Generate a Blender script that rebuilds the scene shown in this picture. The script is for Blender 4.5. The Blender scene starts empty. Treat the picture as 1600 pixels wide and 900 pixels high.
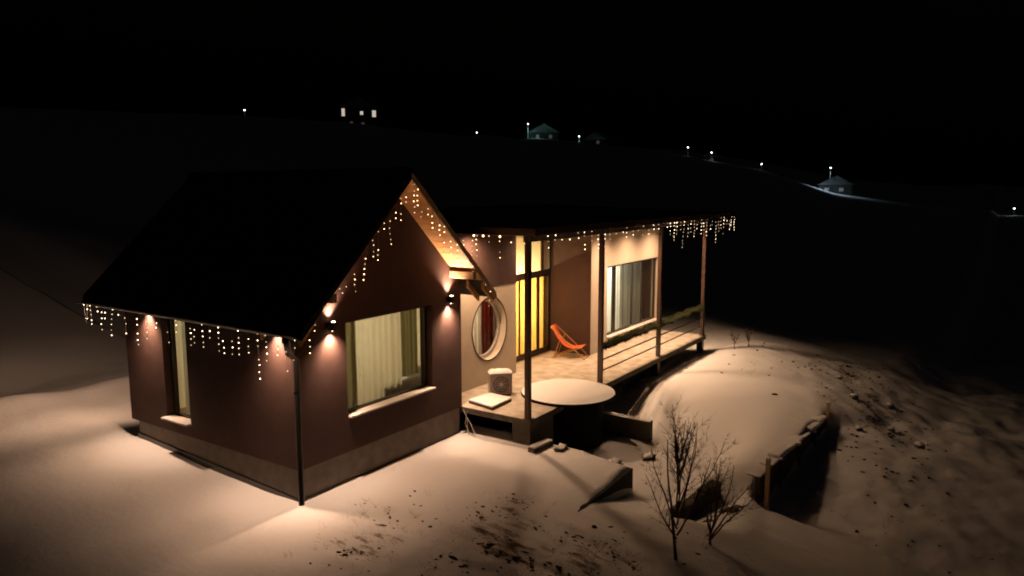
import bpy, bmesh, math, random
import numpy as np
from mathutils import Vector, Matrix, noise as mnoise
random.seed(7); rng = np.random.default_rng(7)
S = bpy.context.scene
C = S.collection
PI = math.pi

# ------------------------------------------------------------------ camera
cam_d = bpy.data.cameras.new('camera'); cam = bpy.data.objects.new('camera', cam_d); C.objects.link(cam)
cam_d.sensor_width = 36; cam_d.lens = 1141.97/1600*36; cam_d.clip_start = .1; cam_d.clip_end = 3000
_y, _p, _r = -.9791, -.1342, -.0021
_f = Vector((-math.sin(_y), math.cos(_y), 0)); _rt = Vector((math.cos(_y), math.sin(_y), 0)); _up = Vector((0, 0, 1))
F = _f*math.cos(_p)+_up*math.sin(_p); U = -_f*math.sin(_p)+_up*math.cos(_p)
R = _rt*math.cos(_r)+U*math.sin(_r); U2 = -_rt*math.sin(_r)+U*math.cos(_r)
CAM = Vector((-8.9176, -10.9237, 6.0091))
cam.matrix_world = Matrix(((R.x, U2.x, -F.x, CAM.x), (R.y, U2.y, -F.y, CAM.y), (R.z, U2.z, -F.z, CAM.z), (0, 0, 0, 1)))
S.camera = cam

# ------------------------------------------------------------------ sky, moonlight, exposure
W = bpy.data.worlds.new('World'); S.world = W; W.use_nodes = True
wn = W.node_tree; bg = wn.nodes['Background']
sky = wn.nodes.new('ShaderNodeTexSky'); sky.sky_type = 'NISHITA'; sky.sun_disc = False
sky.sun_elevation = math.radians(-4.2); sky.sun_rotation = math.radians(200)
wn.links.new(sky.outputs[0], bg.inputs[0]); bg.inputs[1].default_value = .05
sd = bpy.data.lights.new('moon', 'SUN'); sd.energy = .001; sd.angle = math.radians(.5); sd.color = (1, .93, .85)
so = bpy.data.objects.new('moon', sd); C.objects.link(so); so.rotation_euler = (math.radians(50), 0, math.radians(160))
S.view_settings.view_transform = 'Standard'; S.view_settings.look = 'None'
S.view_settings.exposure = 0; S.view_settings.gamma = 1
S.render.engine = 'CYCLES'
cy = S.cycles
cy.use_denoising = True; cy.max_bounces = 6; cy.diffuse_bounces = 3; cy.glossy_bounces = 3
cy.transmission_bounces = 4; cy.transparent_max_bounces = 8; cy.sample_clamp_indirect = 3; cy.caustics_reflective = False
cy.caustics_refractive = False; cy.filter_width = 1.9

WARM = (1, .595, .37); WARM2 = (1, .61, .36); PALE = (1, .70, .52)

# ------------------------------------------------------------------ helpers
class MB:
    def __init__(s): s.v = []; s.f = []
    def add(s, v, f):
        o = len(s.v); s.v += [tuple(p) for p in v]; s.f += [tuple(i+o for i in q) for q in f]; return s
    def box(s, x0, x1, y0, y1, z0, z1, M=None):
        v = [Vector((x, y, z)) for z in (z0, z1) for y in (y0, y1) for x in (x0, x1)]
        if M is not None: v = [M @ p for p in v]
        return s.add(v, [(0, 2, 3, 1), (4, 5, 7, 6), (0, 1, 5, 4), (2, 6, 7, 3), (0, 4, 6, 2), (1, 3, 7, 5)])
    def prism(s, poly, y0, y1):          # poly in x,z, counter-clockwise seen from -y
        n = len(poly); v = [(x, y0, z) for x, z in poly]+[(x, y1, z) for x, z in poly]
        f = [tuple(range(n)), tuple(range(2*n-1, n-1, -1))]+[(i, i+n, (i+1) % n+n, (i+1) % n) for i in range(n)]
        return s.add(v, f)
    def tube(s, pts, rad, n=6, cap=True):
        pts = [Vector(p) for p in pts]; rad = rad if hasattr(rad, '__len__') else [rad]*len(pts)
        rings = []; a = None
        for i, p in enumerate(pts):
            t = (pts[min(i+1, len(pts)-1)]-pts[max(i-1, 0)]).normalized()
            if a is None: a = t.orthogonal().normalized()
            a = (a-t*a.dot(t)).normalized(); b = t.cross(a)
            rings.append([p+(a*math.cos(2*PI*k/n)+b*math.sin(2*PI*k/n))*rad[i] for k in range(n)])
        v = [q for r in rings for q in r]
        f = [(i*n+k, i*n+(k+1) % n, (i+1)*n+(k+1) % n, (i+1)*n+k) for i in range(len(pts)-1) for k in range(n)]
        if cap: f += [tuple(range(n-1, -1, -1)), tuple(range((len(pts)-1)*n, len(pts)*n))]
        return s.add(v, f)
    def lathe(s, prof, c, n=32):         # prof: (r,z) list bottom to top
        v = [(c[0]+r*math.cos(2*PI*k/n), c[1]+r*math.sin(2*PI*k/n), c[2]+z) for r, z in prof for k in range(n)]
        f = [(i*n+k, i*n+(k+1) % n, (i+1)*n+(k+1) % n, (i+1)*n+k) for i in range(len(prof)-1) for k in range(n)]
        f += [tuple(range(n-1, -1, -1)), tuple(range((len(prof)-1)*n, len(prof)*n))]
        return s.add(v, f)
    def mesh(s, name):
        m = bpy.data.meshes.new(name); m.from_pydata(s.v, [], s.f); m.update(); return m
    def build(s, name, mat, parent=None, smooth=False, bevel=0):
        m = s.mesh(name); m.materials.append(mat)
        if smooth: m.polygons.foreach_set('use_smooth', [True]*len(m.polygons))
        o = bpy.data.objects.new(name, m); C.objects.link(o)
        if bevel:
            b = o.modifiers.new('bevel', 'BEVEL'); b.width = bevel; b.segments = 2; b.limit_method = 'ANGLE'
        if parent is not None: attach(o, parent)
        return o

def wpos(o):
    p = Vector(o.location); 
    while o.parent: o = o.parent; p += Vector(o.location)
    return p
def attach(o, parent):                   # geometry is written in world coordinates; things are only translated
    o.parent = parent; o.location = Vector(o.location)-wpos(parent)
def tag(o, label=None, cat=None, group=None, kind=None):
    if label: o['label'] = label
    if cat: o['category'] = cat
    if group: o['group'] = group
    if kind: o['kind'] = kind
    return o
def thing(name, loc, label, cat, group=None):
    o = bpy.data.objects.new(name, None); C.objects.link(o); o.location = loc; o.empty_display_size = .2
    return tag(o, label, cat, group)
def inst(name, mesh, loc, parent=None):
    o = bpy.data.objects.new(name, mesh); C.objects.link(o); o.location = loc
    if parent is not None: attach(o, parent)
    return o
def lamp(kind, loc, power, color, parent=None, size=150, blend=1, radius=.03, direction=None, name='light'):
    d = bpy.data.lights.new(name, kind); d.energy = power; d.color = color
    d.shadow_soft_size = radius
    if kind == 'SPOT': d.spot_size = math.radians(size); d.spot_blend = blend
    o = bpy.data.objects.new(name, d); C.objects.link(o); o.location = loc
    if direction is not None: o.rotation_euler = Vector(direction).to_track_quat('-Z', 'Y').to_euler()
    if parent is not None: attach(o, parent)
    return o

# ------------------------------------------------------------------ materials
def mat(name, col, rough=.7, var=.0, scale=8, bump=0, bscale=40, metal=0, col2=None, spec=.5, stretch=None):
    m = bpy.data.materials.new(name); m.use_nodes = True; nt = m.node_tree; b = nt.nodes['Principled BSDF']
    b.inputs['Base Color'].default_value = (*col, 1); b.inputs['Roughness'].default_value = rough
    b.inputs['Metallic'].default_value = metal; b.inputs['Specular IOR Level'].default_value = spec
    tc = nt.nodes.new('ShaderNodeTexCoord'); src = tc.outputs['Object']
    if stretch:
        mp = nt.nodes.new('ShaderNodeMapping'); mp.inputs['Scale'].default_value = stretch
        nt.links.new(src, mp.inputs[0]); src = mp.outputs[0]
    if var or col2:
        n = nt.nodes.new('ShaderNodeTexNoise'); n.inputs['Scale'].default_value = scale; n.inputs['Detail'].default_value = 6
        nt.links.new(src, n.inputs['Vector'])
        r = nt.nodes.new('ShaderNodeValToRGB'); r.color_ramp.elements[0].position = .3; r.color_ramp.elements[1].position = .7
        a = col; c2 = col2 or tuple(x*(1-var) for x in col)
        r.color_ramp.elements[0].color = (*c2, 1); r.color_ramp.elements[1].color = (*a, 1)
        nt.links.new(n.outputs[0], r.inputs[0]); nt.links.new(r.outputs[0], b.inputs['Base Color'])
    if bump:
        n = nt.nodes.new('ShaderNodeTexNoise'); n.inputs['Scale'].default_value = bscale; n.inputs['Detail'].default_value = 5
        nt.links.new(src, n.inputs['Vector'])
        bp = nt.nodes.new('ShaderNodeBump'); bp.inputs['Strength'].default_value = bump; bp.inputs['Distance'].default_value = .02
        nt.links.new(n.outputs[0], bp.inputs['Height']); nt.links.new(bp.outputs[0], b.inputs['Normal'])
    return m
def emit(name, col, st):
    m = bpy.data.materials.new(name); m.use_nodes = True; b = m.node_tree.nodes['Principled BSDF']
    b.inputs['Base Color'].default_value = (.8, .8, .8, 1)
    b.inputs['Emission Color'].default_value = (*col, 1); b.inputs['Emission Strength'].default_value = st
    return m
def curtain_mat(name, col, trans=.5):
    m = bpy.data.materials.new(name); m.use_nodes = True; nt = m.node_tree
    out = nt.nodes['Material Output']; nt.nodes.remove(nt.nodes['Principled BSDF'])
    d = nt.nodes.new('ShaderNodeBsdfDiffuse'); t = nt.nodes.new('ShaderNodeBsdfTranslucent'); mx = nt.nodes.new('ShaderNodeMixShader')
    n = nt.nodes.new('ShaderNodeTexNoise'); n.inputs['Scale'].default_value = 6
    tc = nt.nodes.new('ShaderNodeTexCoord'); nt.links.new(tc.outputs['Object'], n.inputs['Vector'])
    r = nt.nodes.new('ShaderNodeValToRGB'); r.color_ramp.elements[0].color = (*[x*.82 for x in col], 1); r.color_ramp.elements[1].color = (*col, 1)
    nt.links.new(n.outputs[0], r.inputs[0])
    for s in (d, t): nt.links.new(r.outputs[0], s.inputs['Color'])
    mx.inputs[0].default_value = trans; nt.links.new(d.outputs[0], mx.inputs[1]); nt.links.new(t.outputs[0], mx.inputs[2])
    nt.links.new(mx.outputs[0], out.inputs[0]); return m
def glass_mat():
    m = bpy.data.materials.new('window_glass'); m.use_nodes = True; nt = m.node_tree
    out = nt.nodes['Material Output']; nt.nodes.remove(nt.nodes['Principled BSDF'])
    t = nt.nodes.new('ShaderNodeBsdfTransparent'); g = nt.nodes.new('ShaderNodeBsdfGlossy'); mx = nt.nodes.new('ShaderNodeMixShader')
    t.inputs[0].default_value = (.86, .9, .87, 1); g.inputs['Roughness'].default_value = .02
    ge = nt.nodes.new('ShaderNodeNewGeometry'); dt = nt.nodes.new('ShaderNodeVectorMath'); dt.operation = 'DOT_PRODUCT'
    nt.links.new(ge.outputs['Incoming'], dt.inputs[0]); nt.links.new(ge.outputs['Normal'], dt.inputs[1])
    def mth(op, a, b=None):                # Schlick reflectance from the angle, the same on both faces of the pane
        n = nt.nodes.new('ShaderNodeMath'); n.operation = op; n.use_clamp = op == 'ADD'
        for i, q in enumerate((a, b)):
            if q is None: continue
            if isinstance(q, (int, float)): n.inputs[i].default_value = q
            else: nt.links.new(q, n.inputs[i])
        return n.outputs[0]
    k = mth('ADD', mth('MULTIPLY', mth('POWER', mth('SUBTRACT', 1.0, mth('ABSOLUTE', dt.outputs['Value'])), 5.0), .8), .035)
    nt.links.new(k, mx.inputs[0])
    nt.links.new(t.outputs[0], mx.inputs[1]); nt.links.new(g.outputs[0], mx.inputs[2]); nt.links.new(mx.outputs[0], out.inputs[0]); return m
def snow_mat():
    m = mat('snow', (.82, .81, .80), .75, spec=.25); nt = m.node_tree; b = nt.nodes['Principled BSDF']
    at = nt.nodes.new('ShaderNodeAttribute'); at.attribute_name = 'soil'
    tc = nt.nodes.new('ShaderNodeTexCoord')
    n = nt.nodes.new('ShaderNodeTexNoise'); n.inputs['Scale'].default_value = 3.4; n.inputs['Detail'].default_value = 9; n.inputs['Roughness'].default_value = .68
    mp = nt.nodes.new('ShaderNodeMapping'); mp.inputs['Scale'].default_value = (1.25, .42, 1); mp.inputs['Rotation'].default_value = (0, 0, .25)
    nt.links.new(tc.outputs['Object'], mp.inputs[0]); nt.links.new(mp.outputs[0], n.inputs['Vector'])
    ad = nt.nodes.new('ShaderNodeMath'); ad.operation = 'ADD'; nt.links.new(at.outputs['Fac'], ad.inputs[0]); nt.links.new(n.outputs[0], ad.inputs[1])
    r = nt.nodes.new('ShaderNodeValToRGB'); r.color_ramp.elements[0].position = .86; r.color_ramp.elements[1].position = .98
    r.color_ramp.elements[0].color = (.82, .81, .80, 1); r.color_ramp.elements[1].color = (.10, .068, .046, 1)
    e = r.color_ramp.elements.new(.91); e.color = (.5, .45, .4, 1)
    nt.links.new(ad.outputs[0], r.inputs[0]); nt.links.new(r.outputs[0], b.inputs['Base Color'])
    n2 = nt.nodes.new('ShaderNodeTexNoise'); n2.inputs['Scale'].default_value = 7; n2.inputs['Detail'].default_value = 12; n2.inputs['Roughness'].default_value = .62
    nt.links.new(tc.outputs['Object'], n2.inputs['Vector'])
    bp = nt.nodes.new('ShaderNodeBump'); bp.inputs['Strength'].default_value = .5; bp.inputs['Distance'].default_value = .05
    nt.links.new(n2.outputs[0], bp.inputs['Height']); nt.links.new(bp.outputs[0], b.inputs['Normal'])
    return m
M = dict(
    snow=snow_mat(), snowcap=mat('snow_cap', (.82, .81, .80), .75, bump=.3, bscale=14, spec=.25),
    decksnow=mat('snow_dusted_concrete', (.56, .52, .46), .8, col2=(.36, .30, .22), scale=3.2, bump=.4, bscale=12, spec=.2),
    brown=mat('brown_render', (.078, .045, .038), .85, var=.16, scale=3, bump=.25, bscale=90, spec=.2),
    white=mat('cream_render', (.72, .62, .50), .85, var=.1, scale=2.5, bump=.22, bscale=90, spec=.2),
    plinth=mat('grey_plinth', (.22, .185, .155), .9, var=.3, scale=4, bump=.3, bscale=60, spec=.2),
    concrete=mat('concrete', (.12, .105, .08), .9, var=.35, scale=5, bump=.4, bscale=40, spec=.2),
    roof=mat('black_roof_sheet', (.012, .011, .012), .55, var=.3, scale=6, spec=.25),
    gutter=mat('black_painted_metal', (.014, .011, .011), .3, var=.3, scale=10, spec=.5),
    wood=mat('pine_boards', (.62, .34, .13), .6, col2=(.46, .22, .07), scale=5, stretch=(6, 1, 6), bump=.15, bscale=30),
    lightwood=mat('pale_timber', (.66, .46, .26), .65, col2=(.5, .32, .16), scale=6, stretch=(5, 1, 5), bump=.15),
    ceiling=mat('ceiling_panel', (.62, .46, .28), .7, var=.15, scale=3),
    steel=mat('brown_painted_steel', (.085, .045, .03), .45, var=.2, scale=9, bump=.05),
    frame=mat('dark_window_frame', (.028, .018, .014), .4, var=.2, scale=9),
    sill=mat('white_sill', (.78, .74, .70), .45, var=.08, scale=6),
    cream=mat('interior_plaster', (.74, .66, .52), .9, var=.06, scale=2),
    floorwood=mat('interior_floor', (.3, .19, .1), .5, var=.3, scale=4, stretch=(1, 8, 1)),
    c_cream=curtain_mat('cream_curtain', (.74, .66, .53), .55), c_olive=curtain_mat('olive_curtain', (.30, .26, .14), .4),
    c_yellow=curtain_mat('yellow_curtain', (.88, .60, .20), .62), c_white=curtain_mat('white_curtain', (.74, .72, .66), .5),
    c_red=curtain_mat('dark_red_curtain', (.13, .022, .018), .3), c_grey=curtain_mat('grey_curtain', (.34, .33, .31), .4),
    glass=glass_mat(), fixture=mat('black_fixture', (.015, .012, .011), .4, var=.2, scale=20),
    bulb=emit('warm_led', (1, .62, .30), 10), bulb_w=emit('white_led', (1, .74, .48), 10), bulb_dim=emit('faint_led', (1, .68, .40), 2.2), lens=emit('lamp_lens', (1, .74, .48), 28),
    wire=mat('dark_cable', (.03, .028, .02), .6, var=.2), whitewire=mat('pale_cable', (.5, .46, .4), .5, var=.1),
    orange=mat('orange_canvas', (.78, .13, .025), .75, var=.15, scale=12, bump=.15, bscale=120),
    chairwood=mat('chair_timber', (.5, .26, .09), .55, var=.25, scale=8, stretch=(1, 1, 6)),
    acwhite=mat('beige_casing', (.55, .48, .40), .5, var=.12, scale=5), acdark=mat('dark_grille', (.05, .04, .04), .5, var=.2),
    acmid=mat('grille_wire', (.30, .24, .21), .45, var=.15),
    tub=mat('dark_tub_side', (.008, .007, .008), .7, var=.3, scale=6, spec=.1), bedding=mat('bed_linen', (.75, .70, .64), .85, var=.08, scale=5, bump=.3, bscale=10),
    bark=mat('dark_bark', (.15, .095, .06), .9, var=.4, scale=20, bump=.4, bscale=60),
    green=mat('garland_green', (.022, .042, .012), .8, col2=(.045, .034, .014), scale=14, spec=.15),
    dirt=mat('dark_soil', (.085, .06, .042), .95, var=.5, scale=12, bump=.6, bscale=30, spec=.1),
    oldwood=mat('weathered_planks', (.12, .09, .065), .85, var=.4, scale=7, stretch=(1, 1, 5), bump=.3),
    stone=mat('grey_stone', (.2, .17, .14), .9, var=.4, scale=6, bump=.5, bscale=20),
    drygrass=mat('dry_grass', (.28, .19, .09), .85, var=.4, scale=10),
    farwall=mat('far_house_wall', (.12, .115, .105), .85, var=.15, scale=1), farroof=mat('far_house_roof', (.30, .31, .32), .8, var=.2, scale=1),
    farlit=emit('far_window_light', (1, .86, .70), .55), fardim=emit('far_window_dim', (1, .8, .6), .035),
    farlamp=emit('street_lamp_glow', (.9, .96, 1), 9), metalpole=mat('lamp_pole_metal', (.1, .1, .1), .5, var=.2),
)

# ------------------------------------------------------------------ terrain
def axis(fine0, fine1, step, lo, hi, n):
    a = np.arange(fine0, fine1+1e-6, step)
    g = lambda d, k: step*k+(d-step*k)*((np.arange(1, k+1)/k)**3)
    left = fine0-((np.arange(1, n+1)/n)**3*(fine0-lo-step*n)+step*np.arange(1, n+1))
    right = fine1+((np.arange(1, n+1)/n)**3*(hi-fine1-step*n)+step*np.arange(1, n+1))
    return np.concatenate([left[::-1], a, right])
def sm(x, a, b):
    t = np.clip((x-a)/(b-a), 0, 1); return t*t*(3-2*t)
def vnoise(X, Y, s, seed):
    r = np.random.default_rng(seed); T = r.random((256, 256))
    x = X*s; y = Y*s; xi = np.floor(x).astype(int); yi = np.floor(y).astype(int); fx = x-xi; fy = y-yi
    fx = fx*fx*(3-2*fx); fy = fy*fy*(3-2*fy); g = lambda i, j: T[i & 255, j & 255]
    return (g(xi, yi)*(1-fx)+g(xi+1, yi)*fx)*(1-fy)+(g(xi, yi+1)*(1-fx)+g(xi+1, yi+1)*fx)*fy
def fbm(X, Y, s, seed, o=4, p=.5):
    t = 0; a = 1; n = 0
    for k in range(o): t = t+a*vnoise(X, Y, s*2.03**k, seed+k); n += a; a *= p
    return t/n
def polydrop(X, Y, pts):                 # signed drop to the right-hand side of a polyline of (x,y,drop,width)
    best = np.full(X.shape, 1e9); out = np.zeros(X.shape); dist = np.zeros(X.shape)
    for (x0, y0, d0, w0), (x1, y1, d1, w1) in zip(pts[:-1], pts[1:]):
        dx, dy = x1-x0, y1-y0; L2 = dx*dx+dy*dy
        t = np.clip(((X-x0)*dx+(Y-y0)*dy)/L2, 0, 1)
        px, py = X-(x0+t*dx), Y-(y0+t*dy); d = np.hypot(px, py)
        s = -(dx*(Y-y0)-dy*(X-x0))/math.sqrt(L2)
        sd_ = np.where(s > 0, d, -d); w = w0+t*(w1-w0); dr = d0+t*(d1-d0)
        val = dr*sm(sd_, -w*.2, w)
        k = d < best-1e-9; best = np.where(k, d, best); out = np.where(k, val, out); dist = np.where(k, sd_, dist)
    return out, dist
# lines run so that the low side is on the right
EDGE = [(0, -7.6, .1, 2.5), (3.5, -6.6, .2, 2), (5.6, -6.45, .28, 1.0), (7.0, -6.62, .40, .5), (7.22, -6.65, .66, .1), (12.7, -7.05, .42, .14),
        (14.5, -6.7, .5, 2.0), (18.5, -5.3, .6, 4.0), (22, -3, .9, 5.0), (24, 0, 1.1, 6), (33, 7, 1.8, 9)]
BED = [(2.6, -4.48, 0, .2), (3.4, -4.44, .03, .1), (5.5, -4.36, .56, .07), (5.54, -3.4, .56, .12), (5.6, -2.3, .6, .3), (5.7, .4, .6, .3)]
LEDGE = [(4.2, -5.66, 0, .2), (4.9, -5.62, .34, .08), (6.9, -5.78, .44, .08), (7.4, -5.7, 0, .3)]
HK = None
def height(X, Y):
    X = np.asarray(X, float); Y = np.asarray(Y, float)
    h = -.10*np.clip(-Y-3.2, 0, 40)*sm(-X, -30, 3)*1.0-.03*np.clip(-Y-3.2, 0, 40)
    bd, _ = polydrop(X, Y, BED)
    bd = bd*(1-sm(X, 8.8, 12.5))*(1-.75*sm(-Y, 5.0, 6.4))
    ld, _ = polydrop(X, Y, LEDGE); ld = ld*(1-sm(-Y, 6.2, 7.2))*sm(-Y, 5.4, 5.6)
    ed, _ = polydrop(X, Y, EDGE)
    h = h-bd-ld-ed
    h = h+.28*sm(Y, 1.5, 6)*sm(-X, -1.5, .5)
    near = sm(np.hypot(X-4, Y+1), 3.5, 7)
    h = h+.22*(fbm(X, Y, .28, 11)-.5)*near+.05*(fbm(X, Y, 1.1, 31)-.5)
    r_slope = sm(-Y+.25*X, 8, 11)*sm(X, 6, 10)
    h = h+.26*(fbm(X, Y, .7, 51)-.5)*(sm(X, 11, 17)*sm(-Y, 3.5, 7)+sm(X, 5, 9)*sm(-Y, 7.2, 9))
    h = h+.12*(fbm(X, Y, 1.9, 61, 3)-.5)*(sm(X, 13, 17)*sm(-Y, 3, 6)+sm(X, 4, 9)*sm(-Y, 7.4, 9))
    h = h-.035*np.clip(X-20, 0, 40)*sm(X, 19, 27)*sm(-Y, -6, 2)-.05*np.clip(X-9, 0, 25)*sm(-Y, 7.5, 10)
    h = h+.16*np.exp(-((Y+3.7)/1.5)**2)*sm(X, 9.3, 12)*(1-sm(X, 18, 22))
    # low bank crossing behind the left gable
    h = h+(.22*np.exp(-((Y-11.4-.12*X)/.7)**2)-.45*np.exp(-((Y-15-.12*X)/2.2)**2))*sm(-X, -8, -1)+9*sm(Y, 13, 62)*sm(-X, -40, 0)
    # distant valley side
    dx, dy = X-CAM.x, Y-CAM.y; r = np.hypot(dx, dy); th = np.degrees(np.arctan2(dy, dx))
    if HK is None: return h-2.5*sm(r, 36, 130)*sm(X, -10, 10)
    H = np.interp(th, HK[0], HK[1])
    h = h+H*sm(r, 70, 225)*1.0+np.clip(H, 2, 40)*1.1*sm(r, 220, 700)+3*(fbm(X, Y, .02, 71)-.5)*sm(r, 60, 150)*(1-sm(r, 150, 195)*(1-sm(r, 250, 330)))
    h = h-2.5*sm(r, 36, 130)*sm(X, -10, 10)
    return h
def azel(u, v):                           # bearing (degrees from +x) and slope of a sight line, read off the photograph
    d = F+R*((u-800)/1141.97)-U2*((v-450)/1141.97); return math.degrees(math.atan2(d.y, d.x)), d.z/math.hypot(d.x, d.y)
FAR = 225
_k = []
for u_, v_ in ((1585, 334), (1450, 322), (1306, 302), (1190, 266), (1112, 252), (1075, 244), (930, 226), (850, 219), (825, 217), (745, 216), (640, 206), (560, 196), (382, 184), (0, 170)):
    a_, s_ = azel(u_, v_); px_, py_ = CAM.x+math.cos(math.radians(a_))*FAR, CAM.y+math.sin(math.radians(a_))*FAR
    _k.append((a_, CAM.z+s_*FAR-float(height(np.array([px_]), np.array([py_]))[0])))
HK = ([-180, -60]+[k[0] for k in _k]+[150, 180], [6, -3]+[k[1] for k in _k]+[24, 8])
def soilmask(X, Y):
    g = lambda x, y, rx, ry, a=0: np.exp(-(((X-x)*math.cos(a)+(Y-y)*math.sin(a))/rx)**2-((-(X-x)*math.sin(a)+(Y-y)*math.cos(a))/ry)**2)
    m = .40*g(.9, -4.0, 1.3, 1.1)+.34*g(-.7, -2.3, .9, .9)+.22*g(.6, -1.6, 1.0, .8)+.33*g(1.6, -5.6, 1.5, .8)+.2*g(2.2, -3.4, .7, .6)
    m = m+.30*g(14.5, -8.2, 3.2, 1.6)+.22*g(9.5, -9.6, 3, 1.2)+.3*g(19, -6.6, 3.2, 1.5)+.17*g(4, -6.6, 1.6, .6)+.17*g(18, -3.8, 4, 1.2)
    return np.clip(m, 0, .46)
def hz(x, y): return float(height(np.array([x]), np.array([y]))[0])
def make_ground():
    xs = axis(-8, 26, .1, -900, 1100, 70); ys = axis(-14, 15, .1, -900, 1100, 70)
    X, Y = np.meshgrid(xs, ys); Z = height(X, Y); nx, ny = len(xs), len(ys)
    so_ = soilmask(X, Y)
    Z = Z+so_*.42*(fbm(X*1.3, Y*.5, 2.6, 91, 3)-.42)+.03*so_*(rng.random(X.shape)-.5)
    V = np.stack([X, Y, Z], -1).reshape(-1, 3)
    i = np.arange(ny-1)[:, None]*nx+np.arange(nx-1)[None, :]
    Fq = np.stack([i, i+1, i+nx+1, i+nx], -1).reshape(-1, 4)
    m = bpy.data.meshes.new('snow_ground'); m.vertices.add(len(V)); m.vertices.foreach_set('co', V.ravel())
    m.loops.add(len(Fq)*4); m.loops.foreach_set('vertex_index', Fq.ravel().astype(np.int32))
    m.polygons.add(len(Fq)); m.polygons.foreach_set('loop_start', np.arange(0, len(Fq)*4, 4, dtype=np.int32))
    m.update(calc_edges=True); m.polygons.foreach_set('use_smooth', np.ones(len(Fq), bool))
    a = m.attributes.new('soil', 'FLOAT', 'POINT'); a.data.foreach_set('value', so_.ravel().astype(np.float32))
    m.materials.append(M['snow']); o = bpy.data.objects.new('snow_ground', m); C.objects.link(o); tag(o, kind='structure', label='snow covered ground sloping away from the house')
make_ground()

# ------------------------------------------------------------------ house
house = thing('house', (2.5, 3, 0), 'dark brown gabled house with a wide flat-roofed porch wing at night', 'house')
part = lambda mb, name, m, **k: mb.build(name, m, house, **k)
SL = 2.84/2.975                          # roof pitch
ZR = 6.24                                # soffit apex
def zu(x): return ZR-SL*abs(x-2.5)       # underside of gable roof
D = 5.9; P0 = .65
# plinth
b = MB(); b.box(0, 4.98, 0, .3, -.8, P0); b.box(0, .3, .3, 5.66, -.8, P0); b.box(.3, 4.98, 5.36, 5.66, -.8, P0); part(b, 'plinth', M['plinth'])
b = MB(); b.prism([(-.03, -.3), (5.0, -.3), (5.0, .0), (-.03, .045)], -.03, -.002); b.add([(-.03, -.002, -.3), (-.002, -.002, -.3), (-.002, 5.68, -.1), (-.03, 5.68, -.1), (-.03, -.002, .045), (-.002, -.002, .045), (-.002, 5.68, .33), (-.03, 5.68, .33)], [(0, 3, 2, 1), (4, 5, 6, 7), (0, 4, 7, 3), (1, 2, 6, 5), (2, 3, 7, 6)]); part(b, 'base_shade_strip', M['gutter'])  # dark strip standing in for the shaded gap along the plinth foot
# gable front wall, window hole x 1.25..3.93, z 1.40..3.36
w0, w1, g0, g1 = 1.25, 3.93, 1.40, 3.36
b = MB(); o_ = -.04; t_ = .32
b.box(o_, w0, o_, t_, P0, g0); b.box(w0, w1, o_, t_, P0, g0); b.box(w1, 5.03, o_, t_, P0, g0)
b.prism([(o_, g0), (w0, g0), (w0, zu(w0)), (o_, zu(o_))], o_, t_)
b.prism([(w1, g0), (5.03, g0), (5.03, zu(5.03)), (w1, zu(w1))], o_, t_)
b.prism([(w0, g1), (w1, g1), (w1, zu(w1)), (2.5, ZR), (w0, zu(w0))], o_, t_)
part(b, 'gable_wall', M['brown'])
# left wall, window hole y 3.49..4.36
ly0, ly1, lz0, lz1 = 3.49, 4.40, .96, 3.30; zt = zu(0)
b = MB(); b.box(o_, .28, t_, ly0, P0, zt); b.box(o_, .28, ly1, D, P0, zt); b.box(o_, .28, ly0, ly1, P0, lz0); b.box(o_, .28, ly0, ly1, lz1, zt)
part(b, 'side_wall', M['brown'])
b = MB(); b.prism([(.28, P0), (5.03, P0), (5.03, zu(5.03)), (2.5, ZR), (.28, zu(.28))], D-.3, D); part(b, 'rear_wall', M['brown'])
b = MB(); b.box(4.75, 5.03, t_, D-.3, P0, zu(5.03)); part(b, 'inner_side_wall', M['brown'])
# roof slopes
xe0, xe1 = -.475, 5.475; y0r, y1r = -.76, 6.85; tk = .17
b = MB(); b.prism([(xe0, zu(xe0)), (2.5, ZR), (2.5, ZR+tk), (xe0, zu(xe0)+tk)], y0r, y1r); rl = part(b, 'gable_roof', M['roof'])
b = MB(); b.prism([(2.5, ZR+.001), (xe1, zu(xe1)), (xe1, zu(xe1)+tk), (2.5, ZR+tk+.001)], y0r, y1r); part(b, 'gable_roof', M['roof'])
b = MB(); b.prism([(2.36, ZR+tk-.1), (2.5, ZR+tk+.004), (2.64, ZR+tk-.1), (2.64, ZR+tk-.06), (2.5, ZR+tk+.06), (2.36, ZR+tk-.06)], y0r-.01, y1r+.01); part(b, 'ridge_cap', M['roof'])
for k in range(9):                        # standing seams on the left slope
    y = -.4+k*.85; b = MB(); b.prism([(xe0-.01, zu(xe0)+tk-.01), (2.36, zu(2.36)+tk-.01), (2.36, zu(2.36)+tk+.03), (xe0-.01, zu(xe0)+tk+.03)], y-.015, y+.015)
    so_ = b.build('roof_seam', M['roof'], rl)
# rake fascia boards
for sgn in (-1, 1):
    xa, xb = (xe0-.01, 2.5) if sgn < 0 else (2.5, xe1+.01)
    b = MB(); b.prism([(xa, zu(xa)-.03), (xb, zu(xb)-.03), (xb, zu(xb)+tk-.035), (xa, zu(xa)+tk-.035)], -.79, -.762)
    part(b, 'rake_fascia', M['lightwood' if sgn > 0 else 'roof'])  # left board in roof black: its unlit look is put into the colour
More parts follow.
